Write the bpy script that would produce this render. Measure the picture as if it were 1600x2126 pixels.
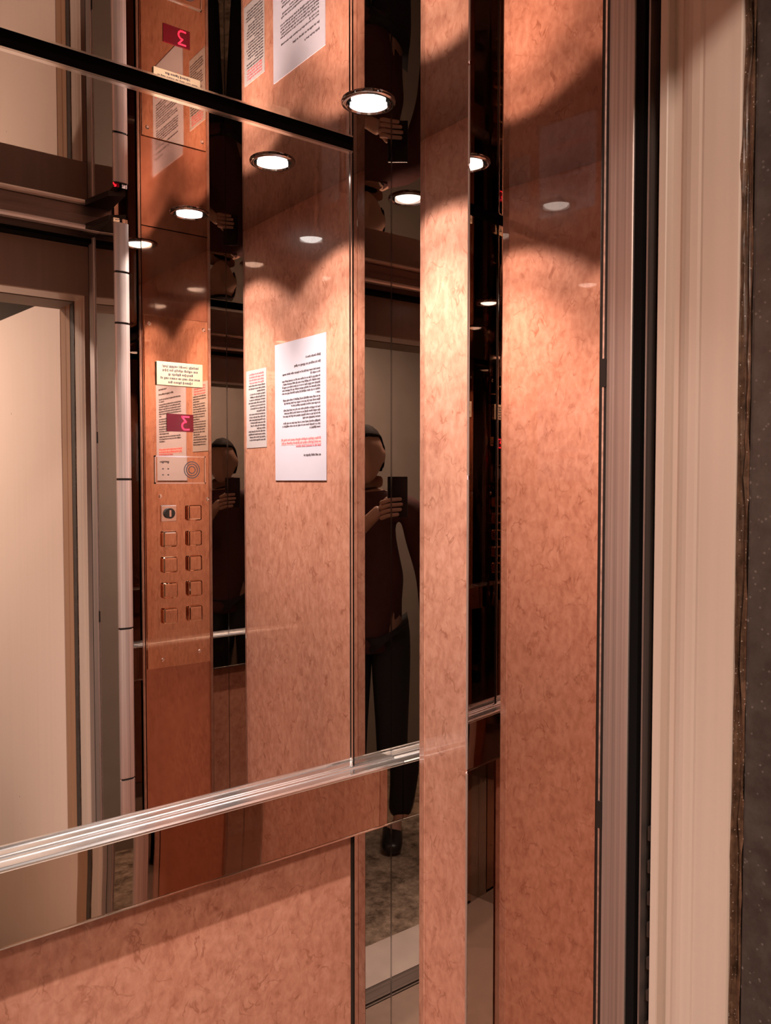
import bpy, bmesh, math, random
from mathutils import Vector, Matrix, Quaternion

# ------------------------------------------------------------------ clearing
for o in list(bpy.data.objects):
    bpy.data.objects.remove(o)
SC = bpy.context.scene
COL = SC.collection
random.seed(7)

# ------------------------------------------------------------------ scale
# Plan units: 1 unit = camera to cabin ceiling height.  u = to the right along
# the rear wall, n = depth into the cabin, z = up, all from the camera.
H = 0.585
ZC = 1.52
def P(u, n, z):
    return Vector((u * H, n * H, ZC + z * H))
ZF = -ZC / H            # floor in plan units

# ------------------------------------------------------------------ camera, light, exposure
F_PX, YAW, PITCH = 1698.25, 37.51, 2.173
cd = bpy.data.cameras.new('camera')
cd.sensor_fit = 'VERTICAL'
cd.sensor_height = 24.0
cd.lens = 24.0 * F_PX / 2126.0
cd.clip_start = 0.01
cam = bpy.data.objects.new('camera', cd)
COL.objects.link(cam)
cam.location = P(0, 0, 0)
cam.rotation_euler = (math.radians(90 - PITCH), 0, math.radians(-YAW))
SC.camera = cam

LAMPS = [(1.304, 1.7725), (1.304, 1.151), (0.144, 1.7725), (0.144, 1.151)]
SPILL_POWER = 8.0            # wide spill of each downlight
BEAM_POWER = 56.0            # its narrower core beam
LAMP_COLOR = (1.0, 0.86, 0.79)
LENS_STRENGTH = 9.0
SPOT_DEG, SPOT_BLEND = 112, 0.22
BEAM_DEG, BEAM_BLEND = 86, 1.0
HALL_FILL_POWER = 39.0  # fill from the added, out-of-view hall lamp
w = bpy.data.worlds.new('world')
SC.world = w
w.use_nodes = True
w.node_tree.nodes['Background'].inputs[0].default_value = (0.9, 0.75, 0.65, 1)
w.node_tree.nodes['Background'].inputs[1].default_value = 0.004

SC.view_settings.view_transform = 'Standard'
SC.view_settings.look = 'None'
SC.view_settings.exposure = 0.0
SC.view_settings.gamma = 1.0
SC.view_settings.use_curve_mapping = False
SC.cycles.max_bounces = 16
SC.cycles.glossy_bounces = 12
SC.cycles.diffuse_bounces = 5
SC.cycles.sample_clamp_indirect = 4.0
SC.cycles.blur_glossy = 0.8
SC.cycles.caustics_reflective = False
SC.cycles.caustics_refractive = False
SC.cycles.use_denoising = True

# ------------------------------------------------------------------ materials
def new_mat(name):
    m = bpy.data.materials.new(name)
    m.use_nodes = True
    return m, m.node_tree.nodes, m.node_tree.links, m.node_tree.nodes['Principled BSDF']

def plain(name, color, rough=0.5, metal=0.0, spec=0.5, coat=0.0, var=0.0, scale=20.0, bump=0.0):
    m, N, L, b = new_mat(name)
    b.inputs['Roughness'].default_value = rough
    b.inputs['Metallic'].default_value = metal
    b.inputs['Specular IOR Level'].default_value = spec
    b.inputs['Coat Weight'].default_value = coat
    b.inputs['Coat Roughness'].default_value = 0.05
    b.inputs['Base Color'].default_value = (*color, 1)
    if var or bump:
        tc = N.new('ShaderNodeTexCoord')
        nz = N.new('ShaderNodeTexNoise')
        nz.inputs['Scale'].default_value = scale
        nz.inputs['Detail'].default_value = 6
        L.new(tc.outputs['Object'], nz.inputs['Vector'])
        if var:
            rp = N.new('ShaderNodeValToRGB')
            rp.color_ramp.elements[0].color = (*[c * (1 - var) for c in color], 1)
            rp.color_ramp.elements[1].color = (*[min(1, c * (1 + var)) for c in color], 1)
            rp.color_ramp.elements[0].position = 0.3
            rp.color_ramp.elements[1].position = 0.7
            L.new(nz.outputs['Fac'], rp.inputs['Fac'])
            L.new(rp.outputs['Color'], b.inputs['Base Color'])
        if bump:
            bp = N.new('ShaderNodeBump')
            bp.inputs['Strength'].default_value = bump
            bp.inputs['Distance'].default_value = 0.002
            L.new(nz.outputs['Fac'], bp.inputs['Height'])
            L.new(bp.outputs['Normal'], b.inputs['Normal'])
    return m

def mirror_mat(name, color, rough=0.0, smudge=0.0, warp=0.0, warp_scale=(3, 3, 0.6)):
    m, N, L, b = new_mat(name)
    b.inputs['Metallic'].default_value = 1.0
    b.inputs['Base Color'].default_value = (*color, 1)
    b.inputs['Roughness'].default_value = rough
    tc = N.new('ShaderNodeTexCoord')
    if smudge:
        nz = N.new('ShaderNodeTexNoise')
        nz.inputs['Scale'].default_value = 9
        nz.inputs['Detail'].default_value = 5
        mr = N.new('ShaderNodeMapRange')
        mr.inputs['From Min'].default_value = 0.45
        mr.inputs['From Max'].default_value = 0.75
        mr.inputs['To Min'].default_value = rough
        mr.inputs['To Max'].default_value = rough + smudge
        L.new(tc.outputs['Object'], nz.inputs['Vector'])
        L.new(nz.outputs['Fac'], mr.inputs['Value'])
        L.new(mr.outputs['Result'], b.inputs['Roughness'])
    if warp:
        mp = N.new('ShaderNodeMapping')
        mp.inputs['Scale'].default_value = warp_scale
        nz2 = N.new('ShaderNodeTexNoise')
        nz2.inputs['Scale'].default_value = 1.0
        nz2.inputs['Detail'].default_value = 0.5
        bp = N.new('ShaderNodeBump')
        bp.inputs['Strength'].default_value = warp
        bp.inputs['Distance'].default_value = 0.01
        L.new(tc.outputs['Object'], mp.inputs['Vector'])
        L.new(mp.outputs['Vector'], nz2.inputs['Vector'])
        L.new(nz2.outputs['Fac'], bp.inputs['Height'])
        L.new(bp.outputs['Normal'], b.inputs['Normal'])
    return m

def laminate_mat(name, gain=1.0):
    """copper leather-look laminate: cloudy mottling with fine dark veins under a gloss film"""
    m, N, L, b = new_mat(name)
    tc = N.new('ShaderNodeTexCoord')
    # cloudy mottling
    n1 = N.new('ShaderNodeTexNoise'); n1.inputs['Scale'].default_value = 20; n1.inputs['Detail'].default_value = 9
    n1.inputs['Roughness'].default_value = 0.72; n1.inputs['Distortion'].default_value = 0.15
    L.new(tc.outputs['Object'], n1.inputs['Vector'])
    r1 = N.new('ShaderNodeValToRGB')
    e = r1.color_ramp.elements
    e[0].position = 0.36; e[0].color = (0.43 * gain, 0.180 * gain, 0.115 * gain, 1)
    e[1].position = 0.64; e[1].color = (0.63 * gain, 0.315 * gain, 0.215 * gain, 1)
    k = e.new(0.50); k.color = (0.54 * gain, 0.248 * gain, 0.162 * gain, 1)
    mpg = N.new('ShaderNodeMapping'); mpg.inputs['Scale'].default_value = (1, 1, 0.6)
    L.new(tc.outputs['Object'], mpg.inputs['Vector'])
    ng = N.new('ShaderNodeTexNoise'); ng.inputs['Scale'].default_value = 85; ng.inputs['Detail'].default_value = 3
    ng.inputs['Roughness'].default_value = 0.55; ng.inputs['Distortion'].default_value = 0.5
    L.new(mpg.outputs['Vector'], ng.inputs['Vector'])
    mg = N.new('ShaderNodeMix'); mg.data_type = 'FLOAT'; mg.inputs['Factor'].default_value = 0.52
    L.new(n1.outputs['Fac'], mg.inputs['A']); L.new(ng.outputs['Fac'], mg.inputs['B'])
    L.new(mg.outputs['Result'], r1.inputs['Fac'])
    # fine veins: ridges of a distorted noise
    mp = N.new('ShaderNodeMapping'); mp.inputs['Scale'].default_value = (1, 1, 0.75)
    L.new(tc.outputs['Object'], mp.inputs['Vector'])
    n2 = N.new('ShaderNodeTexNoise'); n2.inputs['Scale'].default_value = 30; n2.inputs['Detail'].default_value = 3
    n2.inputs['Distortion'].default_value = 0.6
    L.new(mp.outputs['Vector'], n2.inputs['Vector'])
    s = N.new('ShaderNodeMath'); s.operation = 'SUBTRACT'; s.inputs[1].default_value = 0.5
    a = N.new('ShaderNodeMath'); a.operation = 'ABSOLUTE'
    L.new(n2.outputs['Fac'], s.inputs[0]); L.new(s.outputs[0], a.inputs[0])
    r2 = N.new('ShaderNodeMapRange'); r2.inputs['From Min'].default_value = 0.0; r2.inputs['From Max'].default_value = 0.030
    r2.inputs['To Min'].default_value = 1.0; r2.inputs['To Max'].default_value = 0.0
    L.new(a.outputs[0], r2.inputs['Value'])
    # veins come and go
    n3 = N.new('ShaderNodeTexNoise'); n3.inputs['Scale'].default_value = 30; n3.inputs['Detail'].default_value = 2
    L.new(tc.outputs['Object'], n3.inputs['Vector'])
    r3 = N.new('ShaderNodeMapRange'); r3.inputs['From Min'].default_value = 0.44; r3.inputs['From Max'].default_value = 0.64
    L.new(n3.outputs['Fac'], r3.inputs['Value'])
    mu = N.new('ShaderNodeMath'); mu.operation = 'MULTIPLY'
    L.new(r2.outputs['Result'], mu.inputs[0]); L.new(r3.outputs['Result'], mu.inputs[1])
    mu2 = N.new('ShaderNodeMath'); mu2.operation = 'MULTIPLY'; mu2.inputs[1].default_value = 0.60
    L.new(mu.outputs[0], mu2.inputs[0])
    mx = N.new('ShaderNodeMix'); mx.data_type = 'RGBA'
    mx.inputs['B'].default_value = (0.23 * gain, 0.065 * gain, 0.030 * gain, 1)
    L.new(mu2.outputs[0], mx.inputs['Factor']); L.new(r1.outputs['Color'], mx.inputs['A'])
    L.new(mx.outputs['Result'], b.inputs['Base Color'])
    b.inputs['Roughness'].default_value = 0.34
    b.inputs['Specular IOR Level'].default_value = 0.45
    b.inputs['Coat Weight'].default_value = 1.0
    b.inputs['Coat Roughness'].default_value = 0.015
    b.inputs['Coat IOR'].default_value = 1.5
    bp = N.new('ShaderNodeBump'); bp.inputs['Strength'].default_value = 0.10; bp.inputs['Distance'].default_value = 0.001
    L.new(n1.outputs['Fac'], bp.inputs['Height']); L.new(bp.outputs['Normal'], b.inputs['Normal'])
    return m

def emit(name, color, strength):
    m, N, L, b = new_mat(name)
    b.inputs['Base Color'].default_value = (*color, 1)
    b.inputs['Emission Color'].default_value = (*color, 1)
    b.inputs['Emission Strength'].default_value = strength
    return m

def brushed(name, color, rough=0.22, streak=(260, 260, 1.2), amp=0.25):
    m, N, L, b = new_mat(name)
    b.inputs['Metallic'].default_value = 1.0
    tc = N.new('ShaderNodeTexCoord'); mp = N.new('ShaderNodeMapping'); mp.inputs['Scale'].default_value = streak
    nz = N.new('ShaderNodeTexNoise'); nz.inputs['Scale'].default_value = 1.0; nz.inputs['Detail'].default_value = 3
    L.new(tc.outputs['Object'], mp.inputs['Vector']); L.new(mp.outputs['Vector'], nz.inputs['Vector'])
    rp = N.new('ShaderNodeValToRGB')
    rp.color_ramp.elements[0].color = (*[c * (1 - amp) for c in color], 1)
    rp.color_ramp.elements[1].color = (*[min(1, c * (1 + amp)) for c in color], 1)
    rp.color_ramp.elements[0].position = 0.3; rp.color_ramp.elements[1].position = 0.7
    L.new(nz.outputs['Fac'], rp.inputs['Fac']); L.new(rp.outputs['Color'], b.inputs['Base Color'])
    b.inputs['Roughness'].default_value = rough
    return m

def paint_mat(name, color, streak=0.06):
    """beige enamel with a few chips and rust specks and faint vertical streaks"""
    m, N, L, b = new_mat(name)
    tc = N.new('ShaderNodeTexCoord')
    mp = N.new('ShaderNodeMapping'); mp.inputs['Scale'].default_value = (60, 60, 0.8)
    L.new(tc.outputs['Object'], mp.inputs['Vector'])
    nz = N.new('ShaderNodeTexNoise'); nz.inputs['Scale'].default_value = 1; nz.inputs['Detail'].default_value = 3
    L.new(mp.outputs['Vector'], nz.inputs['Vector'])
    rp = N.new('ShaderNodeValToRGB')
    rp.color_ramp.elements[0].color = (*[c * (1 - streak) for c in color], 1); rp.color_ramp.elements[0].position = 0.3
    rp.color_ramp.elements[1].color = (*[min(1, c * (1 + streak)) for c in color], 1); rp.color_ramp.elements[1].position = 0.7
    L.new(nz.outputs['Fac'], rp.inputs['Fac'])
    vo = N.new('ShaderNodeTexVoronoi'); vo.inputs['Scale'].default_value = 24
    L.new(tc.outputs['Object'], vo.inputs['Vector'])
    r2 = N.new('ShaderNodeMapRange'); r2.inputs['From Min'].default_value = 0.055; r2.inputs['From Max'].default_value = 0.075
    r2.inputs['To Min'].default_value = 0.8; r2.inputs['To Max'].default_value = 0.0
    L.new(vo.outputs['Distance'], r2.inputs['Value'])
    sep = N.new('ShaderNodeSeparateColor'); L.new(vo.outputs['Color'], sep.inputs[0])
    gt = N.new('ShaderNodeMath'); gt.operation = 'GREATER_THAN'; gt.inputs[1].default_value = 0.86
    L.new(sep.outputs[0], gt.inputs[0])
    mu = N.new('ShaderNodeMath'); mu.operation = 'MULTIPLY'
    L.new(r2.outputs['Result'], mu.inputs[0]); L.new(gt.outputs[0], mu.inputs[1])
    mx = N.new('ShaderNodeMix'); mx.data_type = 'RGBA'; mx.inputs['B'].default_value = (0.10, 0.045, 0.02, 1)
    L.new(mu.outputs[0], mx.inputs['Factor']); L.new(rp.outputs['Color'], mx.inputs['A'])
    L.new(mx.outputs['Result'], b.inputs['Base Color'])
    b.inputs['Roughness'].default_value = 0.28
    return m

def stone_mat(name, dark, light, speck, scale=60):
    m, N, L, b = new_mat(name)
    tc = N.new('ShaderNodeTexCoord')
    nz = N.new('ShaderNodeTexNoise'); nz.inputs['Scale'].default_value = scale; nz.inputs['Detail'].default_value = 8
    nz.inputs['Roughness'].default_value = 0.7
    L.new(tc.outputs['Object'], nz.inputs['Vector'])
    rp = N.new('ShaderNodeValToRGB')
    rp.color_ramp.elements[0].color = (*dark, 1); rp.color_ramp.elements[0].position = 0.35
    rp.color_ramp.elements[1].color = (*light, 1); rp.color_ramp.elements[1].position = 0.68
    L.new(nz.outputs['Fac'], rp.inputs['Fac'])
    vo = N.new('ShaderNodeTexVoronoi'); vo.inputs['Scale'].default_value = scale * 7
    L.new(tc.outputs['Object'], vo.inputs['Vector'])
    sep = N.new('ShaderNodeSeparateColor'); L.new(vo.outputs['Color'], sep.inputs[0])
    gt = N.new('ShaderNodeMath'); gt.operation = 'GREATER_THAN'; gt.inputs[1].default_value = 0.90
    L.new(sep.outputs[0], gt.inputs[0])
    r2 = N.new('ShaderNodeMapRange'); r2.inputs['From Min'].default_value = 0.15; r2.inputs['From Max'].default_value = 0.45
    r2.inputs['To Min'].default_value = 0.8; r2.inputs['To Max'].default_value = 0.0
    L.new(vo.outputs['Distance'], r2.inputs['Value'])
    mu = N.new('ShaderNodeMath'); mu.operation = 'MULTIPLY'
    L.new(r2.outputs['Result'], mu.inputs[0]); L.new(gt.outputs[0], mu.inputs[1])
    mx = N.new('ShaderNodeMix'); mx.data_type = 'RGBA'; mx.inputs['B'].default_value = (*speck, 1)
    L.new(mu.outputs[0], mx.inputs['Factor']); L.new(rp.outputs['Color'], mx.inputs['A'])
    L.new(mx.outputs['Result'], b.inputs['Base Color'])
    b.inputs['Roughness'].default_value = 0.35
    bp = N.new('ShaderNodeBump'); bp.inputs['Strength'].default_value = 0.15; bp.inputs['Distance'].default_value = 0.001
    L.new(nz.outputs['Fac'], bp.inputs['Height']); L.new(bp.outputs['Normal'], b.inputs['Normal'])
    return m

M = {}
M['laminate'] = laminate_mat('copper_leather_laminate', 1.0)
M['mirror'] = mirror_mat('wall_mirror_glass', (0.85, 0.82, 0.80), 0.0)
M['ceiling'] = mirror_mat('polished_ceiling_metal', (0.56, 0.50, 0.46), 0.0, 0.03)
M['strip'] = mirror_mat('polished_corner_steel', (0.53, 0.475, 0.44), 0.0, 0.02)
M['leaf'] = mirror_mat('polished_door_steel', (0.72, 0.60, 0.54), 0.0, 0.02)
M['band'] = mirror_mat('polished_copper_band', (0.54, 0.43, 0.36), 0.01, 0.03, 0.06, (2.5, 2.5, 1))
M['plate'] = mirror_mat('polished_copper_plate', (0.72, 0.50, 0.36), 0.0, 0.05)
M['front'] = mirror_mat('dark_copper_panel', (0.54, 0.34, 0.25), 0.04, 0.08)
M['chrome'] = mirror_mat('chrome', (0.88, 0.86, 0.84), 0.12)
M['railsteel'] = mirror_mat('bright_rail_steel', (0.80, 0.84, 0.86), 0.22)
M['lampring'] = mirror_mat('dark_chrome', (0.30, 0.27, 0.26), 0.08)
M['hinge'] = brushed('satin_hinge_steel', (0.62, 0.55, 0.52), 0.5)
M['post'] = brushed('satin_post_steel', (0.46, 0.38, 0.345), 0.55)
M['black'] = plain('black_rubber', (0.008, 0.006, 0.005), 0.45)
M['gap'] = plain('black_gap', (0.004, 0.003, 0.003), 0.9, spec=0.1)
M['shell'] = plain('dark_shell_steel', (0.03, 0.02, 0.016), 0.5)
M['header'] = brushed('brown_header_metal', (0.26, 0.19, 0.16), 0.35, (2, 2, 120))
M['railtrack'] = brushed('grey_track_metal', (0.75, 0.66, 0.60), 0.4, (2, 2, 120))
M['beige'] = paint_mat('beige_enamel', (0.58, 0.455, 0.375))
M['beige_door'] = paint_mat('beige_door_enamel', (0.86, 0.67, 0.56), 0.015)
M['shaded_beige'] = paint_mat('beige_enamel_shaded', (0.40, 0.22, 0.13))  # beige frame in shade, the shade put into the base colour
M['stone'] = stone_mat('grey_brown_stone', (0.027, 0.021, 0.018), (0.064, 0.054, 0.047), (0.26, 0.22, 0.20), 40)
M['mortar'] = stone_mat('brown_mortar', (0.05, 0.025, 0.014), (0.16, 0.085, 0.05), (0.55, 0.42, 0.34), 90)
M['terrazzo'] = stone_mat('terrazzo_floor', (0.10, 0.07, 0.045), (0.62, 0.50, 0.38), (0.05, 0.035, 0.025), 20)
M['hallwall'] = plain('hall_plaster', (0.30, 0.25, 0.21), 0.7, var=0.06, scale=8)
M['marble'] = plain('pale_marble', (0.84, 0.75, 0.68), 0.4, var=0.08, scale=14)
M['alu'] = brushed('grey_sill_aluminium', (0.42, 0.36, 0.33), 0.4, (1.2, 260, 260))
M['lino'] = plain('beige_lino', (0.50, 0.38, 0.30), 0.45, var=0.08, scale=30)
M['paper'] = plain('white_paper', (0.55, 0.52, 0.59), 0.55, var=0.015, scale=30)
M['label_paper'] = plain('pale_label_film', (0.46, 0.41, 0.40), 0.4)
M['yellow_label'] = plain('cream_yellow_plastic', (0.52, 0.40, 0.27), 0.35)
M['ink'] = plain('dark_ink', (0.07, 0.055, 0.06), 0.6)
M['red_ink'] = plain('red_ink', (0.72, 0.16, 0.18), 0.6)
M['pink'] = plain('pink_highlight', (0.82, 0.50, 0.50), 0.6)
M['lens'] = emit('lamp_lens', (1.0, 0.97, 0.92), LENS_STRENGTH)
M['display'] = plain('dark_red_display', (0.10, 0.002, 0.008), 0.12, spec=0.6)
M['segment'] = emit('red_segment', (1.0, 0.03, 0.08), 2.2)
M['hall_fill_lens'] = emit('added_lamp_glass', (1.0, 0.85, 0.7), 1.2)
M['skin'] = plain('skin', (0.52, 0.30, 0.22), 0.5, var=0.06, scale=20)
M['hair'] = plain('dark_hair', (0.020, 0.013, 0.010), 0.8, spec=0.1, var=0.3, scale=60)
M['coat'] = plain('dark_maroon_coat', (0.07, 0.018, 0.016), 0.8, var=0.2, scale=30)
M['trousers'] = plain('black_trousers', (0.012, 0.011, 0.012), 0.8)
M['shoe'] = plain('black_shoe_leather', (0.012, 0.010, 0.010), 0.35)
M['phone'] = plain('black_phone_glass', (0.010, 0.010, 0.012), 0.12)

# ------------------------------------------------------------------ mesh helpers (plan units in, metres out)
def box(bm, u0, u1, n0, n1, z0, z1):
    vs = [bm.verts.new(P(u, n, z)) for z in (z0, z1) for n in (n0, n1) for u in (u0, u1)]
    for f in ((0, 2, 3, 1), (4, 5, 7, 6), (0, 1, 5, 4), (2, 6, 7, 3), (0, 4, 6, 2), (1, 3, 7, 5)):
        bm.faces.new([vs[i] for i in f])
    return bm

def prism(bm, poly, z0, z1, smooth=None):
    """extrude a plan outline (list of (u, n)) upwards"""
    area = sum(poly[i][0] * poly[(i + 1) % len(poly)][1] - poly[(i + 1) % len(poly)][0] * poly[i][1] for i in range(len(poly)))
    if area < 0:
        poly = poly[::-1]
    lo = [bm.verts.new(P(u, n, z0)) for u, n in poly]
    hi = [bm.verts.new(P(u, n, z1)) for u, n in poly]
    k = len(poly)
    bm.faces.new(lo[::-1]); bm.faces.new(hi)
    for i in range(k):
        f = bm.faces.new((lo[i], lo[(i + 1) % k], hi[(i + 1) % k], hi[i]))
        if smooth:
            f.smooth = True
    return bm

def prism_u(bm, prof, u0, u1, smooth=False):
    """extrude a section outline (list of (n, z)) along u"""
    a = [bm.verts.new(P(u0, n, z)) for n, z in prof]
    b = [bm.verts.new(P(u1, n, z)) for n, z in prof]
    k = len(prof)
    bm.faces.new(a); bm.faces.new(b[::-1])
    for i in range(k):
        f = bm.faces.new((a[i], b[i], b[(i + 1) % k], a[(i + 1) % k]))
        f.smooth = smooth
    bmesh.ops.recalc_face_normals(bm, faces=bm.faces)
    return bm

def round_rect(u0, u1, n0, n1, r, seg=5, corners=(1, 1, 1, 1)):
    """plan outline, anticlockwise from (u0,n0); corners flags which are rounded"""
    pts = []
    for (cu, cn, a0, fl, px, py) in ((u0 + r, n0 + r, 180, corners[0], u0, n0), (u1 - r, n0 + r, 270, corners[1], u1, n0),
                                     (u1 - r, n1 - r, 0, corners[2], u1, n1), (u0 + r, n1 - r, 90, corners[3], u0, n1)):
        if not fl:
            pts.append((px, py)); continue
        for i in range(seg + 1):
            a = math.radians(a0 + 90 * i / seg)
            pts.append((cu + r * math.cos(a), cn + r * math.sin(a)))
    return pts

def disc_z(bm, u, n, z, r, seg=48, flip=False):
    vs = [bm.verts.new(P(u + r * math.cos(2 * math.pi * i / seg), n + r * math.sin(2 * math.pi * i / seg), z)) for i in range(seg)]
    bm.faces.new(vs[::-1] if flip else vs)

def lathe_z(bm, u, n, prof, seg=48):
    """revolve (r, z) pairs about the vertical through (u, n)"""
    rings = [[bm.verts.new(P(u + r * math.cos(2 * math.pi * i / seg), n + r * math.sin(2 * math.pi * i / seg), z)) for i in range(seg)] for r, z in prof]
    for j in range(len(rings) - 1):
        for i in range(seg):
            f = bm.faces.new((rings[j][i], rings[j][(i + 1) % seg], rings[j + 1][(i + 1) % seg], rings[j + 1][i]))
            f.smooth = True
    bmesh.ops.recalc_face_normals(bm, faces=bm.faces)

def obj(name, bm, mat, parent=None, bevel=0.0, label=None):
    me = bpy.data.meshes.new(name)
    if parent is None:
        vs = [v.co for v in bm.verts]
        o0 = Vector(((min(v.x for v in vs) + max(v.x for v in vs)) / 2, (min(v.y for v in vs) + max(v.y for v in vs)) / 2, min(v.z for v in vs)))
    else:
        o0 = Vector(parent['_w'])
    bm.transform(Matrix.Translation(-o0))
    bm.to_mesh(me); bm.free()
    o = bpy.data.objects.new(name, me)
    COL.objects.link(o)
    if isinstance(mat, str):
        mat = M[mat]
    if any(p.use_smooth for p in me.polygons):
        me.set_sharp_from_angle(angle=math.radians(32))
    me.materials.append(mat)
    if parent is None:
        o.location = o0
        o['_w'] = list(o0)
    else:
        o.parent = parent
        o['_w'] = list(o0)
    if bevel:
        md = o.modifiers.new('bevel', 'BEVEL'); md.width = bevel; md.segments = 3; md.limit_method = 'ANGLE'
    if label:
        o['label'] = label
    return o

def thing(name, label, cat, loc, group=None):
    o = bpy.data.objects.new(name, None)
    COL.objects.link(o)
    o.empty_display_size = 0.05
    o.location = loc
    o['_w'] = list(loc)
    return tag(o, label, cat, group)

def tag(o, label, cat, group=None):
    o['label'] = label; o['category'] = cat
    if group:
        o['group'] = group
    return o

def struct(name, bm, mat, label=None, cat=None, bevel=0.0):
    o = obj(name, bm, mat, None, bevel)
    o['kind'] = 'structure'
    if label:
        tag(o, label, cat or name.split('_')[0])
    return o

B = bmesh.new
ZT = 1.0                       # ceiling height in plan units
UB, UC, NA, NF = 1.578, -0.130, 2.026, 0.900
UFACE_B, UFACE_C = 1.5715, -0.1235   # faces of the raised side panels
PN0, PN1 = 1.062, 1.872        # depth range of the raised side panels

# ------------------------------------------------------------------ structure: cabin shell
bm = box(B(), UC - 0.05, UB + 0.05, NA + 0.010, NA + 0.05, ZF - 0.02, ZT + 0.12)
struct('wall_back', bm, 'shell', 'dark rear cabin wall behind the big mirror', 'wall')
bm = box(B(), UB + 0.006, UB + 0.05, NF - 0.03, NA + 0.010, ZF - 0.02, ZT + 0.12)
struct('wall_right', bm, 'shell', 'dark right cabin wall behind the copper panel', 'wall')
bm = box(B(), UC - 0.05, UC - 0.006, NF - 0.03, NA + 0.010, ZF - 0.02, ZT + 0.12)
struct('wall_left', bm, 'shell', 'dark left cabin wall behind its copper panel', 'wall')
bm = box(B(), 1.105, UB + 0.05, NF - 0.06, NF - 0.012, ZF - 0.02, ZT + 0.12)
box(bm, 1.105, 1.125, 0.72, NF - 0.06, ZF - 0.02, ZT + 0.12)
struct('wall_front', bm, 'shell', 'dark front cabin return wall carrying the control plate', 'wall')
bm = box(B(), UC - 0.05, UC + 0.02, NF - 0.06, NF - 0.012, ZF - 0.02, ZT + 0.12)
box(bm, UC - 0.05, UC + 0.0, 0.72, NF - 0.06, ZF - 0.02, ZT + 0.12)
struct('wall_front', bm, 'shell', 'narrow front cabin wall left of the doorway', 'wall')

# ceiling with four round cut-outs
LR = 0.060
bm = B()
edges = []
outer = [bm.verts.new(P(u, n, ZT)) for u, n in ((UC - 0.006, NF - 0.012), (UB + 0.006, NF - 0.012), (UB + 0.006, NA + 0.01), (UC - 0.006, NA + 0.01))]
edges += [bm.edges.new((outer[i], outer[(i + 1) % 4])) for i in range(4)]
for (lu, ln) in LAMPS:
    ring = [bm.verts.new(P(lu + LR * math.cos(2 * math.pi * i / 40), ln + LR * math.sin(2 * math.pi * i / 40), ZT)) for i in range(40)]
    edges += [bm.edges.new((ring[i], ring[(i + 1) % 40])) for i in range(40)]
bmesh.ops.triangle_fill(bm, edges=edges, use_beauty=True)
fs = list(bm.faces)
top = bmesh.ops.extrude_face_region(bm, geom=fs)
bmesh.ops.translate(bm, vec=(0, 0, 0.012), verts=[v for v in top['geom'] if isinstance(v, bmesh.types.BMVert)])
bmesh.ops.recalc_face_normals(bm, faces=bm.faces)
struct('ceiling', bm, 'ceiling', 'polished reflective cabin ceiling with round downlights', 'ceiling')
bm = box(B(), UC - 0.05, UB + 0.05, NF - 0.03, NA + 0.05, ZT + 0.19, ZT + 0.21)
struct('roof', bm, 'gap', 'closed dark roof over the cabin ceiling', 'roof')

bm = box(B(), UC - 0.05, UB + 0.05, 0.875, NA + 0.01, ZF - 0.04, ZF)
struct('floor', bm, 'lino', 'beige cabin floor', 'floor')

# black shadow gap and thin bright bead between the rear wall and ceiling
bm = box(B(), UC, 1.428, NA - 0.004, NA + 0.010, ZT - 0.020, ZT)
struct('trim_1', bm, 'gap', 'black shadow gap where rear mirror meets ceiling', 'trim')
bm = box(B(), 0.128, 1.428, NA - 0.007, NA + 0.010, ZT - 0.025, ZT - 0.020)
struct('trim_2', bm, 'chrome', 'thin bright bead along the top of the big mirror', 'trim')

# ------------------------------------------------------------------ rear wall: mirror, lower panel, corner mirror strips
RZ0, RZ1 = -1.057, -0.872      # handrail band: lower edge, top shelf
t = thing('wall_mirror', 'large rear wall mirror above the chrome handrail', 'mirror', P(0.73, NA, RZ1))
obj('mirror_glass', box(B(), 0.134, 1.421, NA, NA + 0.010, -0.90, ZT - 0.025), 'mirror', t)
obj('edge_trim', box(B(), 1.4215, 1.4265, NA - 0.004, NA + 0.010, -0.90, ZT - 0.020), 'chrome', t, label='thin chrome edge')
obj('edge_trim', box(B(), 0.1285, 0.1335, NA - 0.004, NA + 0.010, -0.90, ZT - 0.020), 'chrome', t, label='thin chrome edge')

bm = box(B(), 0.134, 1.420, NA - 0.001, NA + 0.010, ZF + 0.12, -0.905)
tag(obj('lower_wall_panel', bm, 'laminate', None, 0.001), 'mottled copper laminate panel below the handrail on rear wall', 'wall panel')
bm = box(B(), 0.134, 1.420, NA - 0.012, NA + 0.010, ZF, ZF + 0.118)
struct('baseboard_back', bm, 'alu', 'grey metal skirting at foot of rear wall', 'baseboard')

def strip(u0, u1, n0, n1, label):
    return tag(obj('corner_mirror_strip', box(B(), u0, u1, n0, n1, ZF, ZT), 'strip'), label, 'mirror strip', 'polished corner strips of the cabin')
strip(1.435, UB, NA, NA + 0.010, 'dark polished strip on rear wall, right of big mirror')
strip(UB, UB + 0.006, 1.80, NA, 'dark polished strip on right wall between rear corner and copper panel')
strip(UC, 0.122, NA, NA + 0.010, 'dark polished strip on rear wall, left of big mirror')
strip(UC - 0.006, UC, 1.76, NA, 'dark polished strip on left wall by the rear corner')
strip(UB, UB + 0.006, NF, 1.15, 'dark polished strip on right wall by the control plate corner')
strip(1.495, UB, NF - 0.012, NF, 'dark polished strip on front wall between control plate and corner')
strip(1.110, 1.212, NF - 0.012, NF, 'dark polished strip on front wall between control plate and door')
strip(UC - 0.006, UC, NF, 1.15, 'dark polished strip on left wall near the doorway')

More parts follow.
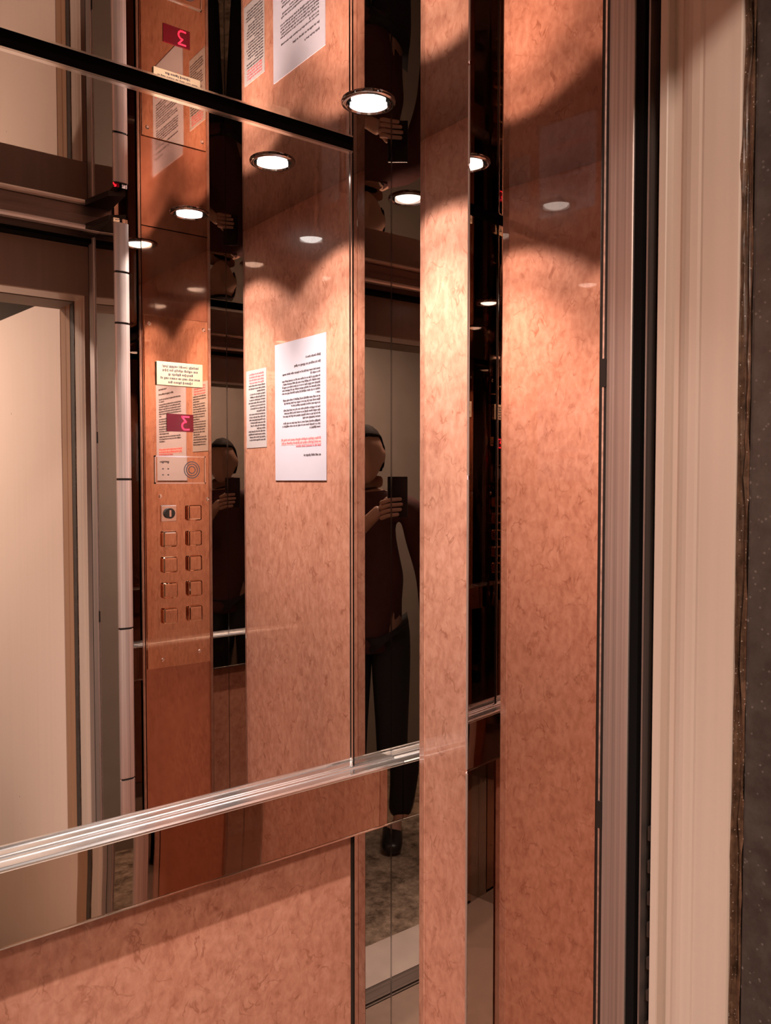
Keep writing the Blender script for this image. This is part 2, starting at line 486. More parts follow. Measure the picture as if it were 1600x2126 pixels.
# raised copper side panels with rounded vertical edges
struct('trim_5', box(B(), UB - 0.0018, UB, NA - 0.0018, NA, ZF, ZT), 'lampring', 'thin bright bead down the rear right corner', 'trim')
struct('trim_6', box(B(), UB - 0.0018, UB, NF, NF + 0.0018, ZF, ZT), 'lampring', 'thin bright bead down the corner by the control plate', 'trim')

def side_panel(face, back, PN1, label):
    d = back - face
    out = [(back, PN1 + 0.014), (back - 0.1 * d, PN1 + 0.013), (face, PN1 - 0.015), (face + 0.25 * d, PN1 - 0.0165), (face + 0.25 * d, PN1 - 0.0185), (face, PN1 - 0.0195),
           (face, PN0 + 0.0195), (face + 0.25 * d, PN0 + 0.0185), (face + 0.25 * d, PN0 + 0.0165), (face, PN0 + 0.015), (back - 0.1 * d, PN0 - 0.010), (back, PN0 - 0.011)]
    return tag(obj('side_wall_panel', prism(B(), out, ZF + 0.02, ZT - 0.0002), 'laminate'), label, 'wall panel')
side_panel(UFACE_B, UB - 0.0003, PN1, 'mottled copper laminate panel on right cabin wall, beside rear corner')
side_panel(UFACE_C, UC + 0.0003, 1.811, 'mottled copper laminate panel on left cabin wall, seen only by reflection')

# ------------------------------------------------------------------ handrail: polished copper band with chrome rail on top
t = thing('handrail', 'chrome rail on polished copper band across the rear wall', 'handrail', P(0.73, NA - 0.006, RZ0))
NB = NA - 0.0600               # front face of the band
prof = [(NA - 0.004, RZ0 + 0.006), (NA - 0.004, RZ0), (NB + 0.002, RZ0)]
for i in range(9):
    a = i / 8
    prof.append((NB - 0.0006 * math.sin(math.pi * a), RZ0 + 0.003 + (-0.880 - RZ0 - 0.003) * a))
prof += [(NB + 0.004, -0.878), (NB + 0.004, RZ0 + 0.006)]
obj('band', prism_u(B(), prof, UC + 0.001, UB - 0.001, True), 'band', t, label='polished copper band')
# top shelf: front bead, shallow channel, rear bead against the mirror
sec = [(NA, -0.885), (NB + 0.002, -0.885), (NB - 0.003, -0.8835), (NB - 0.0055, -0.880), (NB - 0.0055, -0.876), (NB - 0.003, -0.8725), (NB + 0.001, -0.8715),
       (NB + 0.007, -0.8725), (NB + 0.010, -0.877), (NA - 0.014, -0.877), (NA - 0.012, -0.873), (NA - 0.008, -0.871), (NA - 0.004, -0.871), (NA, -0.873)]
obj('rail', prism_u(B(), sec, UC + 0.001, UB - 0.001, True), 'railsteel', t, label='chrome moulded rail')
obj('lower_lip', box(B(), UC + 0.001, UB - 0.001, NB - 0.0015, NB + 0.006, RZ0 - 0.0035, RZ0), 'chrome', t, label='bright lower edge')

# ------------------------------------------------------------------ control plate on the front wall
bm = box(B(), 1.214, 1.493, NF - 0.012, NF + 0.004, ZF + 0.02, ZT - 0.002)
tag(obj('front_wall_panel', bm, 'front'), 'dark copper panel on front wall behind the control plate', 'wall panel')
t = thing('control_panel', 'polished copper control plate with two columns of square buttons', 'control panel', P(1.35, NF + 0.004, -0.753))
NP = NF + 0.010
obj('plate', box(B(), 1.218, 1.489, NF + 0.004, NP, -0.753, 0.654), 'plate', t, bevel=0.001)
BT = []
for r in range(5):
    for c, cu in enumerate((1.418, 1.310)):
        z = -0.130 - 0.1035 * r
        if r == 0 and c == 1:
            k = obj('key_switch', box(B(), cu - 0.033, cu + 0.033, NP, NP + 0.008, z - 0.033, z + 0.033), 'chrome', t, 0.002, 'chrome key switch')
            b2 = B()
            seg = 20
            for (rr, d0, d1) in ((0.021, 0.008, 0.020),):
                ringa = [b2.verts.new(P(cu + rr * math.cos(2 * math.pi * i / seg), NP + d0, z + rr * math.sin(2 * math.pi * i / seg))) for i in range(seg)]
                ringb = [b2.verts.new(P(cu + rr * math.cos(2 * math.pi * i / seg), NP + d1, z + rr * math.sin(2 * math.pi * i / seg))) for i in range(seg)]
                b2.faces.new(ringb)
                for i in range(seg):
                    b2.faces.new((ringa[i], ringa[(i + 1) % seg], ringb[(i + 1) % seg], ringb[i]))
            bmesh.ops.recalc_face_normals(b2, faces=b2.faces)
            obj('key_barrel', b2, 'black', k)
            obj('key_slot', box(B(), cu - 0.004, cu + 0.004, NP + 0.020, NP + 0.022, z - 0.013, z + 0.013), 'chrome', k, 0, 'bright key slot')
            continue
        b2 = box(B(), cu - 0.032, cu + 0.032, NP, NP + 0.018, z - 0.032, z + 0.032)
        obj('button', b2, 'plate', t, 0.006)
for (cu, cz) in ((1.279, -0.062), (1.482, -0.076), (1.282, -0.720), (1.440, -0.705), (1.24, 0.62), (1.47, 0.62)):
    b2 = B(); seg = 14
    ra = [b2.verts.new(P(cu + 0.008 * math.cos(2 * math.pi * i / seg), NP, cz + 0.008 * math.sin(2 * math.pi * i / seg))) for i in range(seg)]
    rb = [b2.verts.new(P(cu + 0.005 * math.cos(2 * math.pi * i / seg), NP + 0.004, cz + 0.005 * math.sin(2 * math.pi * i / seg))) for i in range(seg)]
    b2.faces.new(rb)
    for i in range(seg):
        b2.faces.new((ra[i], ra[(i + 1) % seg], rb[(i + 1) % seg], rb[i]))
    bmesh.ops.recalc_face_normals(b2, faces=b2.faces)
    obj('screw', b2, 'chrome', t)
# floor display, digit 3
d = obj('floor_display', box(B(), 1.307, 1.420, NP, NP + 0.003, 0.199, 0.270), 'display', t, label='dark red floor display')
b2 = B()
du, dz0, wd, ht, th = 1.386, 0.234, 0.030, 0.052, 0.006
NS = NP + 0.0036
path = [(0, 1), (1, 1), (0.42, 0.60), (0.72, 0.56), (0.95, 0.42), (1.0, 0.28), (0.92, 0.12), (0.70, 0.01), (0.42, 0), (0, 0.02)]
pts = [(du + wd / 2 - a * wd, dz0 - ht / 2 + b * ht) for a, b in path]     # reads left to right for someone facing the plate
for (ua, za), (ub, zb) in zip(pts[:-1], pts[1:]):
    L_ = math.hypot(ub - ua, zb - za); px, pz = -(zb - za) / L_ * th / 2, (ub - ua) / L_ * th / 2
    ex, ez = (ub - ua) / L_ * th * 0.3, (zb - za) / L_ * th * 0.3
    c4 = [(ua - ex + px, za - ez + pz), (ua - ex - px, za - ez - pz), (ub + ex - px, zb + ez - pz), (ub + ex + px, zb + ez + pz)]
    lo4 = [b2.verts.new(P(u_, NP + 0.003, z_)) for u_, z_ in c4]; hi4 = [b2.verts.new(P(u_, NS, z_)) for u_, z_ in c4]
    b2.faces.new(hi4)
    for q in range(4):
        b2.faces.new((lo4[q], lo4[(q + 1) % 4], hi4[(q + 1) % 4], hi4[q]))
bmesh.ops.recalc_face_normals(b2, faces=b2.faces)
obj('digit', b2, 'segment', d, label='glowing red 3')
# engraved intercom plate with frame, dots and a round speaker symbol
ic = obj('intercom_plate', box(B(), 1.257, 1.468, NP, NP + 0.003, -0.008, 0.098), 'plate', t)
b2 = B()
for (u0, u1, z0, z1) in ((1.254, 1.471, 0.096, 0.101), (1.254, 1.471, -0.011, -0.006), (1.254, 1.258, -0.011, 0.101), (1.467, 1.471, -0.011, 0.101)):
    box(b2, u0, u1, NP, NP + 0.006, z0, z1)
obj('frame', b2, 'chrome', ic, label='chrome rim')
b2 = B()
for rr in (0.012, 0.022, 0.031):
    seg = 28
    for i in range(seg):
        a0, a1 = 2 * math.pi * i / seg, 2 * math.pi * (i + 1) / seg
        vs = [b2.verts.new(P(1.412 + r * math.cos(a), NP + 0.0034, 0.045 + r * math.sin(a))) for r, a in ((rr, a0), (rr + 0.004, a0), (rr + 0.004, a1), (rr, a1))]
        b2.faces.new(vs)
obj('speaker_symbol', b2, 'ink', ic, label='dark round symbol')
for i in range(2):
    for j in range(3):
        b2 = box(B(), 1.286 + 0.022 * i, 1.291 + 0.022 * i, NP + 0.003, NP + 0.005, 0.022 + 0.024 * j, 0.027 + 0.024 * j)
        obj('raised_dot', b2, 'ink', ic)

# ------------------------------------------------------------------ notices
def words(bm, fn, x0, x1, y, hgt, rnd, align='left', fill=1.0):
    """one line of small printed words; fn(x, y) maps sheet metres to a world point"""
    x = x0
    end = x0 + (x1 - x0) * fill
    if align == 'centre':
        sh = (x1 - end) / 2
        x += sh; end += sh
    while x < end - hgt * 0.6:
        nl = rnd.randint(2, 8)
        for _ in range(nl):
            wch = hgt * rnd.choice((0.28, 0.46, 0.52, 0.55, 0.75))
            if x + wch > end:
                break
            up = hgt * rnd.choice((0.72, 0.72, 0.72, 1.0))
            dn = hgt * rnd.choice((0, 0, 0, 0.25))
            vs = [bm.verts.new(fn(a, b)) for a, b in ((x, y - dn), (x + wch, y - dn), (x + wch, y + up), (x, y + up))]
            bm.faces.new(vs)
            x += wch + hgt * 0.17
        x += hgt * 0.42

rnd = random.Random(11)
# white A4 notice on the right-hand panel (its left edge is toward the rear)
US = UFACE_B - 0.002
ax, az, aw, ah = 1.670, 0.002, 0.352, 0.512
t = thing('paper_notice', 'large white printed notice taped to right copper panel', 'notice', P(US, ax - aw / 2, az))
obj('sheet', box(B(), US, UFACE_B, ax - aw, ax, az, az + ah), 'paper', t)
def fa(x, y):
    return P(US - 0.0006, ax - x / H, az + y / H)
W, Hh = aw * H, ah * H
b2 = B(); b3 = B(); b4 = B()
words(b2, fa, 0.020, 0.190, 0.257, 0.0042, rnd, fill=0.36)
words(b2, fa, 0.020, 0.190, 0.243, 0.0046, rnd, fill=0.62)
y = 0.229
for nlines, last in ((2, 0.25), (6, 0.12), (3, 0.75), (4, 0.45), (3, 0.28)):
    for i in range(nlines):
        words(b2, fa, 0.022, 0.176, y, 0.0038, rnd, fill=last if i == nlines - 1 else rnd.uniform(0.93, 1.0))
        y -= 0.0066
    y -= 0.0018
for i, fl in enumerate((1.0, 0.98, 0.62)):
    words(b3, fa, 0.020, 0.180, 0.086 - 0.0072 * i, 0.0046, rnd, fill=fl)
for (q0, q1, yy) in ((0.018, 0.182, 0.0845), (0.018, 0.180, 0.0773)):
    vs = [b4.verts.new(P(US - 0.0003, ax - x / H, az + yv / H)) for x, yv in ((q0, yy - 0.001), (q1, yy - 0.001), (q1, yy + 0.0062), (q0, yy + 0.0062))]
    b4.faces.new(vs)
words(b2, fa, 0.020, 0.190, 0.052, 0.0044, rnd, fill=0.40)
obj('printed_text', b2, 'ink', t, label='dark printed lines')
obj('red_text', b3, 'red_ink', t, label='red printed lines')
obj('highlight', b4, 'pink', t, label='pink marked lines')

# small film label beside it
bx, bz, bw, bh = 1.250, 0.132, 0.163, 0.307
t = thing('instruction_label', 'small narrow label of dense print beside the white notice', 'label', P(US, bx - bw / 2, bz))
obj('film', box(B(), US + 0.001, UFACE_B, bx - bw, bx, bz, bz + bh), 'label_paper', t)
def fb(x, y):
    return P(US + 0.0004, bx - x / H, bz + y / H)
b2 = B(); b3 = B()
y = bh * H - 0.011
for i in range(24):
    if i in (0, 1, 2, 3):
        words(b3, fb, 0.008, 0.086, y, 0.0040, rnd, 'centre', 0.9)
    elif i in (6, 13, 19):
        words(b2, fb, 0.006, 0.088, y, 0.0036, rnd, 'left', 0.5)
    else:
        words(b2, fb, 0.006, 0.088, y, 0.0034, rnd, 'left', rnd.uniform(0.85, 1.0))
    y -= 0.0066
obj('printed_text', b2, 'ink', t, label='dark printed lines')
obj('heading', b3, 'red_ink', t, label='red heading')

# cream plastic sign above the display
cx, cz, cw, ch = 1.460, 0.381, 0.196, 0.094
t = thing('rating_sign', 'cream yellow plastic sign at top of control plate', 'sign', P(cx - cw / 2, NP, cz))
obj('sign_board', box(B(), cx - cw, cx, NP, NP + 0.010, cz, cz + ch), 'yellow_label', t, 0.001)
def fc(x, y):
    return P(cx - x / H, NP + 0.0106, cz + y / H)
b2 = B()
for i, fl in enumerate((0.9, 0.86, 0.62, 0.96, 0.6)):
    words(b2, fc, 0.006, cw * H - 0.006, ch * H - 0.012 - 0.0092 * i, 0.0050, rnd, 'centre', fl)
obj('printed_text', b2, 'ink', t, label='dark printed lines')

# ------------------------------------------------------------------ ceiling downlights
def downlight(i, lu, ln, label):
    t = thing('ceiling_light', label, 'ceiling light', P(lu, ln, ZT), 'recessed downlights of the cabin')
    b2 = B()
    lathe_z(b2, lu, ln, [(0.072, ZT), (0.071, ZT - 0.004), (0.066, ZT - 0.007), (0.060, ZT - 0.007), (0.056, ZT - 0.003), (0.053, ZT + 0.012), (0.051, ZT + 0.03)])
    obj('ring', b2, 'lampring', t, label='dark chrome ring')
    b2 = B()
    lathe_z(b2, lu, ln, [(0.054, ZT + 0.010), (0.054, ZT + 0.06), (0.02, ZT + 0.075), (0.0005, ZT + 0.075)])
    obj('can', b2, 'black', t)
    b2 = B()
    lathe_z(b2, lu, ln, [(0.0005, ZT - 0.012), (0.016, ZT - 0.0112), (0.030, ZT - 0.008), (0.040, ZT - 0.003), (0.045, ZT + 0.003), (0.046, ZT + 0.016)])
    obj('lens', b2, 'lens', t, label='white glowing lens')
    for nm, pw, dg, bl in (('downlight_spill', SPILL_POWER, SPOT_DEG, SPOT_BLEND), ('downlight_beam', BEAM_POWER, BEAM_DEG, BEAM_BLEND)):
        ld = bpy.data.lights.new(nm, 'SPOT')
        ld.energy = pw; ld.color = LAMP_COLOR
        ld.spot_size = math.radians(dg); ld.spot_blend = bl
        ld.shadow_soft_size = 0.016
        lo = bpy.data.objects.new(nm, ld)
        COL.objects.link(lo)
        lo.parent = t
        lo.location = (0, 0, -0.014)
    return t
for i, (lu, ln) in enumerate(LAMPS):
    downlight(i, lu, ln, ['round white downlight in ceiling nearest the rear right corner',
                          'round white downlight in ceiling near the control plate',
                          'round white downlight in ceiling nearest the rear left corner',
                          'round white downlight in ceiling near the doorway on the left'][i])

# ------------------------------------------------------------------ folding door leaves, hinge and post
AP = Vector((1.036, 1.100)); NE = Vector((1.0600, 0.826))
ZD0, ZD1 = ZF + 0.02, 0.945
t = thing('folding_door', 'polished steel folding cabin door leaf standing open at doorway', 'door', P(1.06, 0.96, ZF))
dv = (NE - AP).normalized(); nv = Vector((-dv.y, dv.x))
if nv.x < 0:
    nv = -nv
A1, A2 = AP, NE
obj('leaf', prism(B(), [tuple(A1), tuple(A2), tuple(A2 + nv * 0.022), tuple(A1 + nv * 0.022)], ZD0, ZD1), 'leaf', t, label='mirror polished leaf')
obj('leaf', prism(B(), [(1.068, 1.10), (1.088, 1.10), (1.100, 0.842), (1.084, 0.838)], ZD0, ZD1), 'leaf', t, label='folded leaf behind')
# jointed hinge cover along the fold
zs = [ZD0, -2.20, -1.652, -1.100, -0.541, 0.006, 0.570, 0.753, 0.932]
for i in range(len(zs) - 1):
    pts = []
    for k in range(13):
        a = math.pi * k / 12
        pts.append((1.0625 + 0.0275 * math.cos(a), 1.099 + 0.013 * math.sin(a) ** 0.7 if 0 < k < 12 else 1.099))
    g = 0.004
    obj('hinge_cover', prism(B(), pts, zs[i] + g, zs[i + 1] - g, True), 'hinge', t, label='satin steel hinge section')
obj('hinge_core', prism(B(), [(1.040, 1.1005), (1.085, 1.1005), (1.085, 1.104), (1.040, 1.104)], ZD0, 0.93), 'black', t)
# rubber edge with pale bead, two clips
obj('rubber_seal', prism(B(), [(1.0610, 0.826), (1.0615, 0.812), (1.09, 0.812), (1.09, 0.826)], ZD0, ZD1), 'black', t, label='black rubber edge')
obj('seal_bead', prism(B(), [(1.0603, 0.8205), (1.0607, 0.8175), (1.063, 0.8175), (1.063, 0.8205)], ZD0, ZD1), 'railtrack', t, label='thin grey bead')
for zc in (0.170, -0.535):
    obj('clip', box(B(), 1.0585, 1.064, 0.812, 0.822, zc - 0.022, zc + 0.022), 'black', t)
obj('pivot_bracket', prism(B(), [(1.00, 0.84), (1.00, 0.90), (1.035, 1.05), (1.085, 1.09), (1.10, 0.84)], 0.946, 0.966), 'black', t, label='black top pivot arm')

# satin steel door post
t = thing('door_post', 'rounded satin steel post at front edge of cabin doorway', 'door post', P(1.075, 0.787, ZF))
pts = [(1.100, 0.812), (1.062, 0.812), (1.057, 0.8095), (1.0548, 0.805), (1.0540, 0.799), (1.0552, 0.796), (1.0545, 0.792), (1.0545, 0.764), (1.0555, 0.7625), (1.0580, 0.7620), (1.100, 0.762)]
obj('post', prism(B(), pts, ZF + 0.001, 0.945, True), 'post', t)
bpy.context.view_layer.update()
t = thing('door_guide', 'thin dark metal guide strip in black gap beside the steel post', 'guide strip', P(1.08, 0.74, ZF))
obj('seal', box(B(), 1.0575, 1.104, 0.7475, 0.7615, ZF + 0.001, 1.0), 'gap', t, label='black rubber lip')
obj('back_plate', box(B(), 1.086, 1.104, 0.716, 0.747, ZF + 0.001, 1.0), 'gap', t)
obj('strip', box(B(), 1.0635, 1.086, 0.7415, 0.7445, ZF + 0.001, 1.0), 'post', t, label='thin steel strip')
b2 = B()
z = ZF + 0.1
while z < -0.5:
    box(b2, 1.0655, 1.086, 0.727, 0.731, z, z + 0.016 + 0.01 * random.random())
    z += 0.05
obj('brush', b2, 'shell', t, label='row of dark stubs')

# header over the cabin doorway with its track
t = thing('door_header', 'brown metal header with track above the cabin doorway', 'door header', P(0.48, 0.84, 0.905))
obj('header_box', box(B(), UC + 0.02, 1.104, 0.80, NF - 0.012, 0.965, ZT + 0.12), 'header', t)
obj('track', prism_u(B(), [(0.87, 0.945), (NF - 0.004, 0.945), (NF + 0.001, 0.952), (NF + 0.001, 0.960), (NF - 0.004, 0.965), (0.87, 0.965)], UC + 0.02, 1.10), 'railtrack', t, label='grey track')
obj('lip', box(B(), UC + 0.02, 1.104, 0.735, 0.80, 0.925, 0.94), 'gap', t)
obj('fascia', box(B(), UC + 0.02, 1.104, 0.74, 0.795, 0.94, ZT + 0.12), 'header', t)

# ------------------------------------------------------------------ landing: frame, wall, door, sills, hall
LZ = 0.735
prof = [(1.120, 0.716), (1.0510, 0.716), (1.0495, 0.7145), (1.0495, 0.7035), (1.0510, 0.7020), (1.0640, 0.7010), (1.0640, 0.6880),
        (1.0565, 0.6800), (1.0530, 0.6720), (1.0505, 0.6640), (1.0500, 0.6520), (1.0512, 0.6480), (1.0500, 0.6440), (1.0490, 0.6100), (1.0490, 0.5920), (1.0510, 0.5900), (1.120, 0.590)]
t = thing('door_frame', 'beige painted steel landing frame around the doorway', 'door frame', P(0.45, 0.65, ZF))
obj('jamb', prism(B(), prof, ZF, LZ), 'beige', t, 0.0, label='moulded jamb')
obj('jamb', box(B(), UC - 0.10, UC - 0.03, 0.59, 0.716, ZF, LZ), 'beige', t)
obj('rebate', prism(B(), [(1.06, 0.405), (1.0465, 0.405), (1.0465, 0.470), (1.0485, 0.474), (1.0485, 0.525), (1.06, 0.527)], ZF, LZ), 'shaded_beige', t, label='brown painted door rebate')  # added strip, its brown stands for shade on the beige frame
obj('lintel', box(B(), UC - 0.10, 1.120, 0.59, 0.716, LZ, 1.02), 'beige', t, 0.003)
bm = B()
ys = [(1.052, 0.589), (1.058, 0.583), (1.054, 0.579), (1.050, 0.574), (1.12, 0.574), (1.12, 0.589)]
bm = prism(bm, ys, ZF, LZ)
o = struct('trim_3', bm, 'mortar', 'rough brown mortar joint between beige frame and grey stone', 'trim')
sub = o.modifiers.new('sub', 'SUBSURF'); sub.subdivision_type = 'SIMPLE'; sub.levels = 5; sub.render_levels = 6
tx = bpy.data.textures.new('rough', 'CLOUDS'); tx.noise_scale = 0.012
dm = o.modifiers.new('rough', 'DISPLACE'); dm.texture = tx; dm.strength = 0.010; dm.mid_level = 0.6

HR, HL, HN, HZ = 2.3, -2.4, -2.0, 1.55
bm = box(B(), 1.050, HR, 0.40, 0.574, ZF, HZ)
struct('wall_landing', bm, 'stone', 'grey brown stone wall at right of the landing frame', 'wall', 0.004)
bm = box(B(), HL, UC - 0.03, 0.40, 0.574, ZF, HZ)
box(bm, UC - 0.03, 1.050, 0.40, 0.574, LZ, HZ)
struct('wall_landing', bm, 'hallwall', 'plastered landing wall over and left of the doorway', 'wall')
struct('wall_hall_right', box(B(), HR, HR + 0.05, HN, 0.574, ZF, HZ), 'hallwall', 'right hall wall beyond open landing door', 'wall')
struct('wall_hall_left', box(B(), HL - 0.05, HL, HN, 0.574, ZF, HZ), 'hallwall', 'left hall wall behind the photographer', 'wall')
struct('wall_hall_back', box(B(), HL - 0.05, HR + 0.05, HN - 0.05, HN, ZF, HZ), 'hallwall', 'far hall wall facing the lift', 'wall')
struct('ceiling_hall', box(B(), HL - 0.05, HR + 0.05, HN - 0.05, 0.574, HZ, HZ + 0.05), 'hallwall', 'hall ceiling', 'ceiling')
struct('floor_hall', box(B(), HL - 0.05, HR + 0.05, HN - 0.05, 0.44, ZF - 0.04, ZF), 'terrazzo', 'speckled brown terrazzo hall floor', 'floor')
# lift shaft enclosure around the slot between landing and cabin
bm = box(B(), 1.104, 1.70, 0.60, 0.72, ZF - 0.3, ZT + 0.2)
struct('wall_shaft', bm, 'gap', 'black shaft wall behind the landing frame', 'wall')

struct('trim_4', box(B(), UC - 0.02, 1.050, 0.44, 0.745, ZF - 0.04, ZF), 'marble', 'pale marble threshold of the landing doorway', 'threshold')
t = thing('door_sill', 'grey grooved aluminium sill at the cabin edge', 'door sill', P(0.5, 0.81, ZF - 0.03))
bm = B()
for (a, b_) in ((0.752, 0.846), (0.858, 0.868)):
    box(bm, UC + 0.02, 1.104, a, b_, ZF - 0.02, ZF)
box(bm, UC + 0.02, 1.104, 0.752, 0.868, ZF - 0.03, ZF - 0.02)
obj('sill_plate', bm, 'alu', t)

# landing door, swung fully open into the hall on the right
t = thing('door_1', 'beige painted landing door swung open into the hall', 'door', P(1.065, -0.25, ZF))
t['kind'] = 'structure'
def dpt(d, k):                     # d along the leaf from its hinge, k across it
    return (1.048 - 0.0995 * d + 0.995 * k, 0.390 - 0.995 * d - 0.0995 * k)
obj('door_panel', prism(B(), [dpt(0, 0), dpt(1.25, 0), dpt(1.25, 0.045), dpt(0, 0.045)], ZF + 0.015, 0.795), 'beige_door', t, 0.002)
obj('door_handle', prism(B(), [dpt(1.16, -0.014), dpt(1.20, -0.014), dpt(1.20, 0), dpt(1.16, 0)], -0.95, -0.65), 'hinge', t, 0.003, 'steel pull handle')

# unseen hall lamp, added to light the hall, landing door and jamb
t = thing('added_hall_lamp', 'unseen round lamp added on the hall ceiling as fill light', 'ceiling light', P(-0.7, -0.9, HZ))
b2 = B(); lathe_z(b2, -0.7, -0.9, [(0.29, HZ), (0.29, HZ - 0.03), (0.27, HZ - 0.035)])
obj('rim', b2, 'chrome', t)
b2 = B(); lathe_z(b2, -0.7, -0.9, [(0.27, HZ - 0.03), (0.23, HZ - 0.06), (0.14, HZ - 0.08), (0.001, HZ - 0.085)])
obj('glass', b2, 'hall_fill_lens', t)
ld = bpy.data.lights.new('hall_fill', 'AREA')
ld.shape = 'DISK'; ld.size = 0.30; ld.energy = HALL_FILL_POWER; ld.color = (1.0, 0.80, 0.68)
lo = bpy.data.objects.new('hall_fill', ld); COL.objects.link(lo); lo.parent = t; lo.location = (0, 0, -0.055)

# ------------------------------------------------------------------ photographer standing in the hall, seen in the corner mirrors
YR = math.radians(YAW)
FW = Vector((math.sin(YR), math.cos(YR), 0)); RT = Vector((math.cos(YR), -math.sin(YR), 0))
def Q(r, f, z):
    """metres: r to the holder's right of the phone lens, f ahead of it, z above the hall floor"""
    return RT * r + FW * f + Vector((0, 0, z))
def skin_obj(name, verts, edges, root, mat, parent, extra=None, levels=2):
    me = bpy.data.meshes.new(name)
    o0 = Vector(parent['_w'])
    me.from_pydata([Q(*v[:3]) - o0 for v in verts], edges, [])
    o = bpy.data.objects.new(name, me); COL.objects.link(o)
    md = o.modifiers.new('skin', 'SKIN'); md.use_smooth_shade = True; md.branch_smoothing = 0.4
    for i, v in enumerate(verts):
        rr = v[3]
        me.skin_vertices[0].data[i].radius = rr if isinstance(rr, tuple) else (rr, rr)
        me.skin_vertices[0].data[i].use_root = (i == root)
    sd = o.modifiers.new('sub', 'SUBSURF'); sd.levels = levels; sd.render_levels = levels
    dg = bpy.context.evaluated_depsgraph_get()
    me2 = bpy.data.meshes.new_from_object(o.evaluated_get(dg))
    bm = bmesh.new(); bm.from_mesh(me2)
    bpy.data.objects.remove(o)
    if extra:
        extra(bm, o0)
    me3 = bpy.data.meshes.new(name); bm.to_mesh(me3); bm.free()
    for p in me3.polygons:
        p.use_smooth = True
    o = bpy.data.objects.new(name, me3); COL.objects.link(o)
    me3.materials.append(M[mat]); o.parent = parent; o['_w'] = list(o0)
    return o

person = thing('person', 'person in dark maroon coat and black trousers holding up a phone in the hall', 'person', Q(0.08, -0.42, 0.0))
hx, hf = 0.105, -0.40
V = [(0.08, -0.42, 0.96, (0.115, 0.085)), (0.08, -0.43, 1.12, (0.115, 0.085)), (0.08, -0.43, 1.30, (0.13, 0.09)), (0.085, -0.43, 1.42, (0.10, 0.07)),
     (0.095, -0.42, 1.49, 0.048), (0.10, -0.41, 1.545, 0.052),
     # right arm, raised: shoulder, elbow, wrist, palm
     (0.25, -0.42, 1.405, 0.055), (0.285, -0.33, 1.16, 0.042), (0.085, -0.06, 1.37, 0.025), (0.040, -0.012, 1.415, (0.032, 0.014)),
     # left arm hanging: shoulder, elbow, wrist, palm
     (-0.09, -0.42, 1.405, 0.055), (-0.16, -0.44, 1.13, 0.042), (-0.165, -0.38, 0.89, 0.026), (-0.165, -0.36, 0.81, (0.016, 0.036)),
     # legs: hip, knee, ankle, toe
     (0.16, -0.42, 0.88, 0.085), (0.165, -0.41, 0.50, 0.060), (0.17, -0.44, 0.10, 0.040), (0.175, -0.33, 0.035, 0.035),
     (0.00, -0.42, 0.88, 0.085), (-0.005, -0.41, 0.50, 0.060), (-0.01, -0.44, 0.10, 0.040), (-0.015, -0.33, 0.035, 0.035)]
EDG = [(0, 1), (1, 2), (2, 3), (3, 4), (4, 5), (3, 6), (6, 7), (7, 8), (8, 9), (3, 10), (10, 11), (11, 12), (12, 13), (0, 14), (14, 15), (15, 16), (16, 17), (0, 18), (18, 19), (19, 20), (20, 21)]
PX0, PX1, PZ0, PZ1, PF0, PF1 = -0.060, 0.014, -0.133, 0.016, -0.0125, -0.004   # phone body about its lens
def finger(a):
    me = bpy.data.meshes.new('f'); me.from_pydata([Q(*v[:3]) for v in a], [(i, i + 1) for i in range(len(a) - 1)], [])
    o = bpy.data.objects.new('f', me); COL.objects.link(o); o.modifiers.new('s', 'SKIN')
    for i, v in enumerate(a):
        me.skin_vertices[0].data[i].radius = (v[3], v[3])
        me.skin_vertices[0].data[i].use_root = i == 0
    sd = o.modifiers.new('u', 'SUBSURF'); sd.levels = 2
    me2 = bpy.data.meshes.new_from_object(o.evaluated_get(bpy.context.evaluated_depsgraph_get()))
    bpy.data.objects.remove(o)
    return me2
